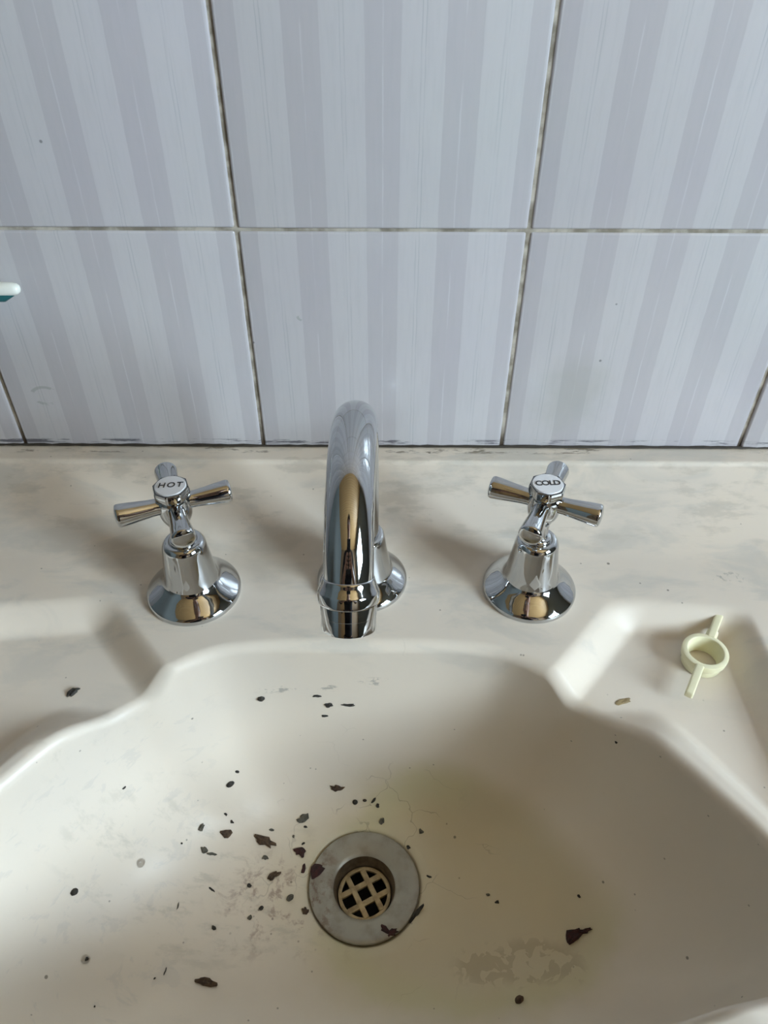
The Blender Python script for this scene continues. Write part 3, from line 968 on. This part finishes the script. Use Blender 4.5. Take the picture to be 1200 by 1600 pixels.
def flake_mesh(L, Wd, T, seed, smooth_oval):
    r = random.Random(seed)
    bm = bmesh.new()
    n = 14 if L > 0.004 else 9
    jag = 0.05 if smooth_oval else 0.32
    base, mid, top = [], [], []
    bend = 0 if smooth_oval else r.uniform(-0.25, 0.25) * Wd
    for i in range(n):
        a = 2 * PI * i / n
        k = 1 + r.uniform(-jag, jag)
        x, y = math.cos(a) * L / 2 * k, math.sin(a) * Wd / 2 * k
        y += bend * (1 - (2 * x / L) ** 2)
        base.append(bm.verts.new((x * .92, y * .92, -0.0003)))
        mid.append(bm.verts.new((x, y, T * r.uniform(.30, .55))))
        top.append(bm.verts.new((x * .62, y * .62, T * (1 if smooth_oval else r.uniform(.75, 1.1)))))
    c = bm.verts.new((0, bend, T * (1.08 if smooth_oval else r.uniform(.7, 1.1))))
    for A, B in ((base, mid), (mid, top)):
        for i in range(n):
            j = (i + 1) % n
            bm.faces.new((A[i], A[j], B[j], B[i]))
    for i in range(n):
        bm.faces.new((top[i], top[(i + 1) % n], c))
    bm.faces.new(list(reversed(base)))
    return bm


for i, (x, y, z, deg, L, Wd, T, kind, label) in enumerate(DIRT):
    p = Vector((x, y, z))
    on_flange = math.hypot(x - DC[0], y - DC[1]) < 0.0302
    nrm = Vector((0, 0, 1))
    if not on_flange:
        loc, nn, _, _ = BVH.find_nearest(p)
        nrm = nn if nn.z > 0 else -nn
        p = loc
    oval = ('oval' in label or 'round' in label)
    o = obj(KIND[kind], flake_mesh(L / 900, Wd / 870, T / 1000, i, oval), FM[kind], smooth=oval, sharp=60)
    a = math.radians(deg)
    xa = Vector((math.cos(a), math.sin(a), 0))
    xa = (xa - nrm * xa.dot(nrm)).normalized()
    ya = nrm.cross(xa)
    o.matrix_world = Matrix.Translation(p) @ Matrix((xa, ya, nrm)).transposed().to_4x4()
    tag(o, label, 'debris', GRP[kind])
for (x, y, z, r, label) in ((-0.1275, -0.2106, -0.0960, 0.0024, 'clear water drop on the left bowl wall'),
                            (-0.1451, -0.2553, -0.1014, 0.0022, 'flat clear water drop around a black speck at lower left')):
    loc, nn, _, _ = BVH.find_nearest(Vector((x, y, z)))
    nn = nn if nn.z > 0 else -nn
    bm = bmesh.new()
    add_lathe(bm, [(0.0, -0.0002), (r, -0.0002), (r * .97, r * .08), (r * .82, r * .20), (r * .5, r * .30), (0, r * .34)], 32)
    o = obj('water_drop', bm, M_drop, sharp=80)
    o.matrix_world = Matrix.Translation(loc) @ nn.to_track_quat('Z', 'Y').to_matrix().to_4x4()
    tag(o, label, 'water drop', 'water drops in the bowl')

# ------------------------------------------------------------------ the person taking the photograph (seen mirrored in the chrome)
def skin(name, verts, edges, radii, mat, parent, sub=2, root=0):
    me = bpy.data.meshes.new(name)
    me.from_pydata(verts, edges, [])
    o = bpy.data.objects.new(name, me)
    COL.objects.link(o)
    o.parent = parent
    m = o.modifiers.new('skin', 'SKIN')
    m.use_smooth_shade = True
    for i, v in enumerate(me.skin_vertices[0].data):
        r = radii[i]
        v.radius = r if isinstance(r, tuple) else (r, r)
        v.use_root = (i == root)
    ss = o.modifiers.new('sub', 'SUBSURF')
    ss.levels = ss.render_levels = sub
    me.materials.append(mat)
    return o


M_skin = flat('skin', (0.42, 0.23, 0.15, 1), 0.5, var=0.04)
M_shirt = mat_cloth('black_cloth', (0.02, 0.018, 0.02, 1), (0.012, 0.010, 0.012, 1))
M_trou = mat_cloth('dark_cloth', (0.03, 0.03, 0.035, 1), (0.02, 0.02, 0.025, 1))
M_hair = flat('dark_hair', (0.02, 0.014, 0.010, 1), 0.5)
M_phone = flat('black_phone_glass', (0.008, 0.008, 0.009, 1), 0.2)
pr = thing('person', 'person in a black long-sleeved top leaning over the basin and holding up a phone', 'person', (0, -0.92, ZF))
H = -ZF   # deck height above floor; figure coordinates are relative to the feet


def q(x, y, z):
    return (x, y, z + H)


V_ = [q(0, .02, .03), q(0, .06, .16), q(0, .12, .32), q(0, .19, .46), q(0, .245, .545), q(0, .29, .60), q(0, .335, .655), q(0, .35, .71), q(0, .35, .755)]
R_ = [(.115, .085), (.115, .085), (.155, .105), (.14, .095), (.055, .055), (.052, .055), (.068, .080), (.080, .098), (.066, .082)]
E_ = [(i, i + 1) for i in range(8)]
for s in (-1, 1):
    b = len(V_)
    V_ += [q(s * .18, .19, .46), q(s * .215, .22, .30), q(s * .215, .28, .18), q(s * .15, .38, .20), q(s * .085, .455, .225), q(s * .066, .485, .235)]
    R_ += [.052, .045, .038, .034, .025, (.032, .020)]
    E_ += [(3, b)] + [(b + i, b + i + 1) for i in range(5)]
    b = len(V_)
    V_ += [q(s * .095, .02, -.08), q(s * .10, .03, -.40), q(s * .10, -.01, -.74), q(s * .10, .0, -.80), q(s * .10, .10, -.822)]
    R_ += [.085, .058, .038, .036, (.036, .024)]
    E_ += [(0, b)] + [(b + i, b + i + 1) for i in range(4)]
skin('body', V_, E_, R_, M_skin, pr)
V2 = [q(0, .0, -.06)] + V_[:4] + [q(0, .228, .525)]
R2 = [(.175, .135), (.175, .135), (.165, .130), (.185, .140), (.175, .135), (.095, .09)]
E2 = [(i, i + 1) for i in range(5)]
for s in (-1, 1):
    b = len(V2)
    V2 += [q(s * .185, .19, .46), q(s * .215, .22, .30), q(s * .216, .275, .185), q(s * .165, .36, .196)]
    R2 += [.066, .057, .050, .045]
    E2 += [(4, b), (b, b + 1), (b + 1, b + 2), (b + 2, b + 3)]
skin('shirt', V2, E2, R2, M_shirt, pr)
V3 = [q(0, .02, .04)]
R3 = [(.160, .120)]
E3 = []
for s in (-1, 1):
    b = len(V3)
    V3 += [q(s * .095, .02, -.08), q(s * .10, .03, -.40), q(s * .10, -.005, -.77)]
    R3 += [.10, .075, .062]
    E3 += [(0, b), (b, b + 1), (b + 1, b + 2)]
skin('trousers', V3, E3, R3, M_trou, pr)
for s in (-1, 1):
    bm = bmesh.new()
    add_tube(bm, [(s * .10, -.07, .035), (s * .10, -.04, .043), (s * .10, .03, .043), (s * .10, .12, .034), (s * .10, .17, .028), (s * .10, .185, .026)], [.020, .040, .040, .033, .025, .008], 20)
    obj('shoe', bm, M_trou, pr)
# head details; the face looks down the arms at the phone
hc = Vector(q(0, .35, .71))
hr = Matrix.Rotation(math.radians(-38), 4, 'X')


def hp(x, y, z):
    return hc + hr @ Vector((x, y, z))


bm = bmesh.new()
bmesh.ops.create_uvsphere(bm, u_segments=32, v_segments=20, radius=1.0)
for v in list(bm.verts):
    if v.co.z < 0.30 and v.co.y > 0.15 or v.co.z < -0.05 and v.co.y > -0.2 or v.co.z < -0.6:
        bm.verts.remove(v)
bmesh.ops.transform(bm, matrix=Matrix.Translation(hc) @ hr @ Matrix.Translation((0, -.010, .012)) @ Matrix.Diagonal((.085, .104, .108, 1)), verts=bm.verts)
obj('hair', bm, M_hair, pr)
for s in (-1, 1):
    bm = bmesh.new()
    bmesh.ops.create_uvsphere(bm, u_segments=16, v_segments=12, radius=.011, matrix=Matrix.Translation(hp(s * .030, .083, -.004)))
    eye = obj('eye', bm, M_cap, pr)
    bm = bmesh.new()
    bmesh.ops.create_uvsphere(bm, u_segments=16, v_segments=12, radius=.0058, matrix=Matrix.Translation(hp(s * .030, .0895, -.006)))
    obj('iris', bm, M_hair, eye)
    bm = bmesh.new()
    bmesh.ops.create_uvsphere(bm, u_segments=16, v_segments=12, radius=1, matrix=Matrix.Translation(hp(s * .076, 0, -.01)) @ hr @ Matrix.Diagonal((.008, .018, .030, 1)))
    obj('ear', bm, M_skin, pr)
bm = bmesh.new()
add_tube(bm, [hp(0, .080, .005), hp(0, .094, -.015), hp(0, .104, -.034), hp(0, .088, -.044)], [.006, .009, .014, .008], 16)
obj('nose', bm, M_skin, pr)
bm = bmesh.new()
add_tube(bm, [hp(-.024, .076, -.064), hp(-.01, .086, -.063), hp(.01, .086, -.063), hp(.024, .076, -.064)], [.003, .006, .006, .003], 12)
obj('mouth', bm, flat('lips', (0.36, 0.12, 0.09, 1), 0.4), pr)
# phone: its lens is the camera, so its body lies just behind and below the lens
phone_turn = (Matrix.Rotation(math.radians(48.5), 3, 'X') @ Matrix.Rotation(math.radians(0.25), 3, 'Z'))
RC = phone_turn
ph_c = Vector((0, -0.3916, 0.312)) + RC @ Vector((0.0, -0.055, 0.012))
bm = bmesh.new()
add_box(bm, (0, 0, 0), (0.074, 0.150, 0.008), 0.0035, segs=3)
phone = obj('phone', bm, M_phone)
phone.location = ph_c
phone.rotation_euler = phone_turn.to_euler()
tag(phone, 'black phone held up over the basin in both hands', 'phone')
inv = Vector(pr.location)
for s in (-1, 1):
    wrist = Vector(q(s * .066, .485, .235))
    for i, (dy, ln) in enumerate(((-0.030, .92), (-0.048, 1.0), (-0.066, .95), (-0.083, .80))):
        side = ph_c + RC @ Vector((s * 0.043, dy + 0.045, -0.002)) - inv
        back = ph_c + RC @ Vector((s * 0.026 * ln, dy + 0.045, -0.0125)) - inv
        tip = ph_c + RC @ Vector((s * 0.008 * ln, dy + 0.043, -0.0125)) - inv
        kn = wrist.lerp(side, 0.6) + Vector((s * .012, 0, 0))
        skin('finger', [wrist, kn, side, back, tip], [(0, 1), (1, 2), (2, 3), (3, 4)], [.010, .009, .0085, .008, .0065], M_skin, pr, 2)
    th0 = ph_c + RC @ Vector((s * 0.040, -0.045, 0.012)) - inv
    th1 = ph_c + RC @ Vector((s * 0.018, -0.030, 0.012)) - inv
    skin('thumb', [wrist, wrist.lerp(th0, .6), th0, th1], [(0, 1), (1, 2), (2, 3)], [.012, .011, .0095, .008], M_skin, pr, 2)
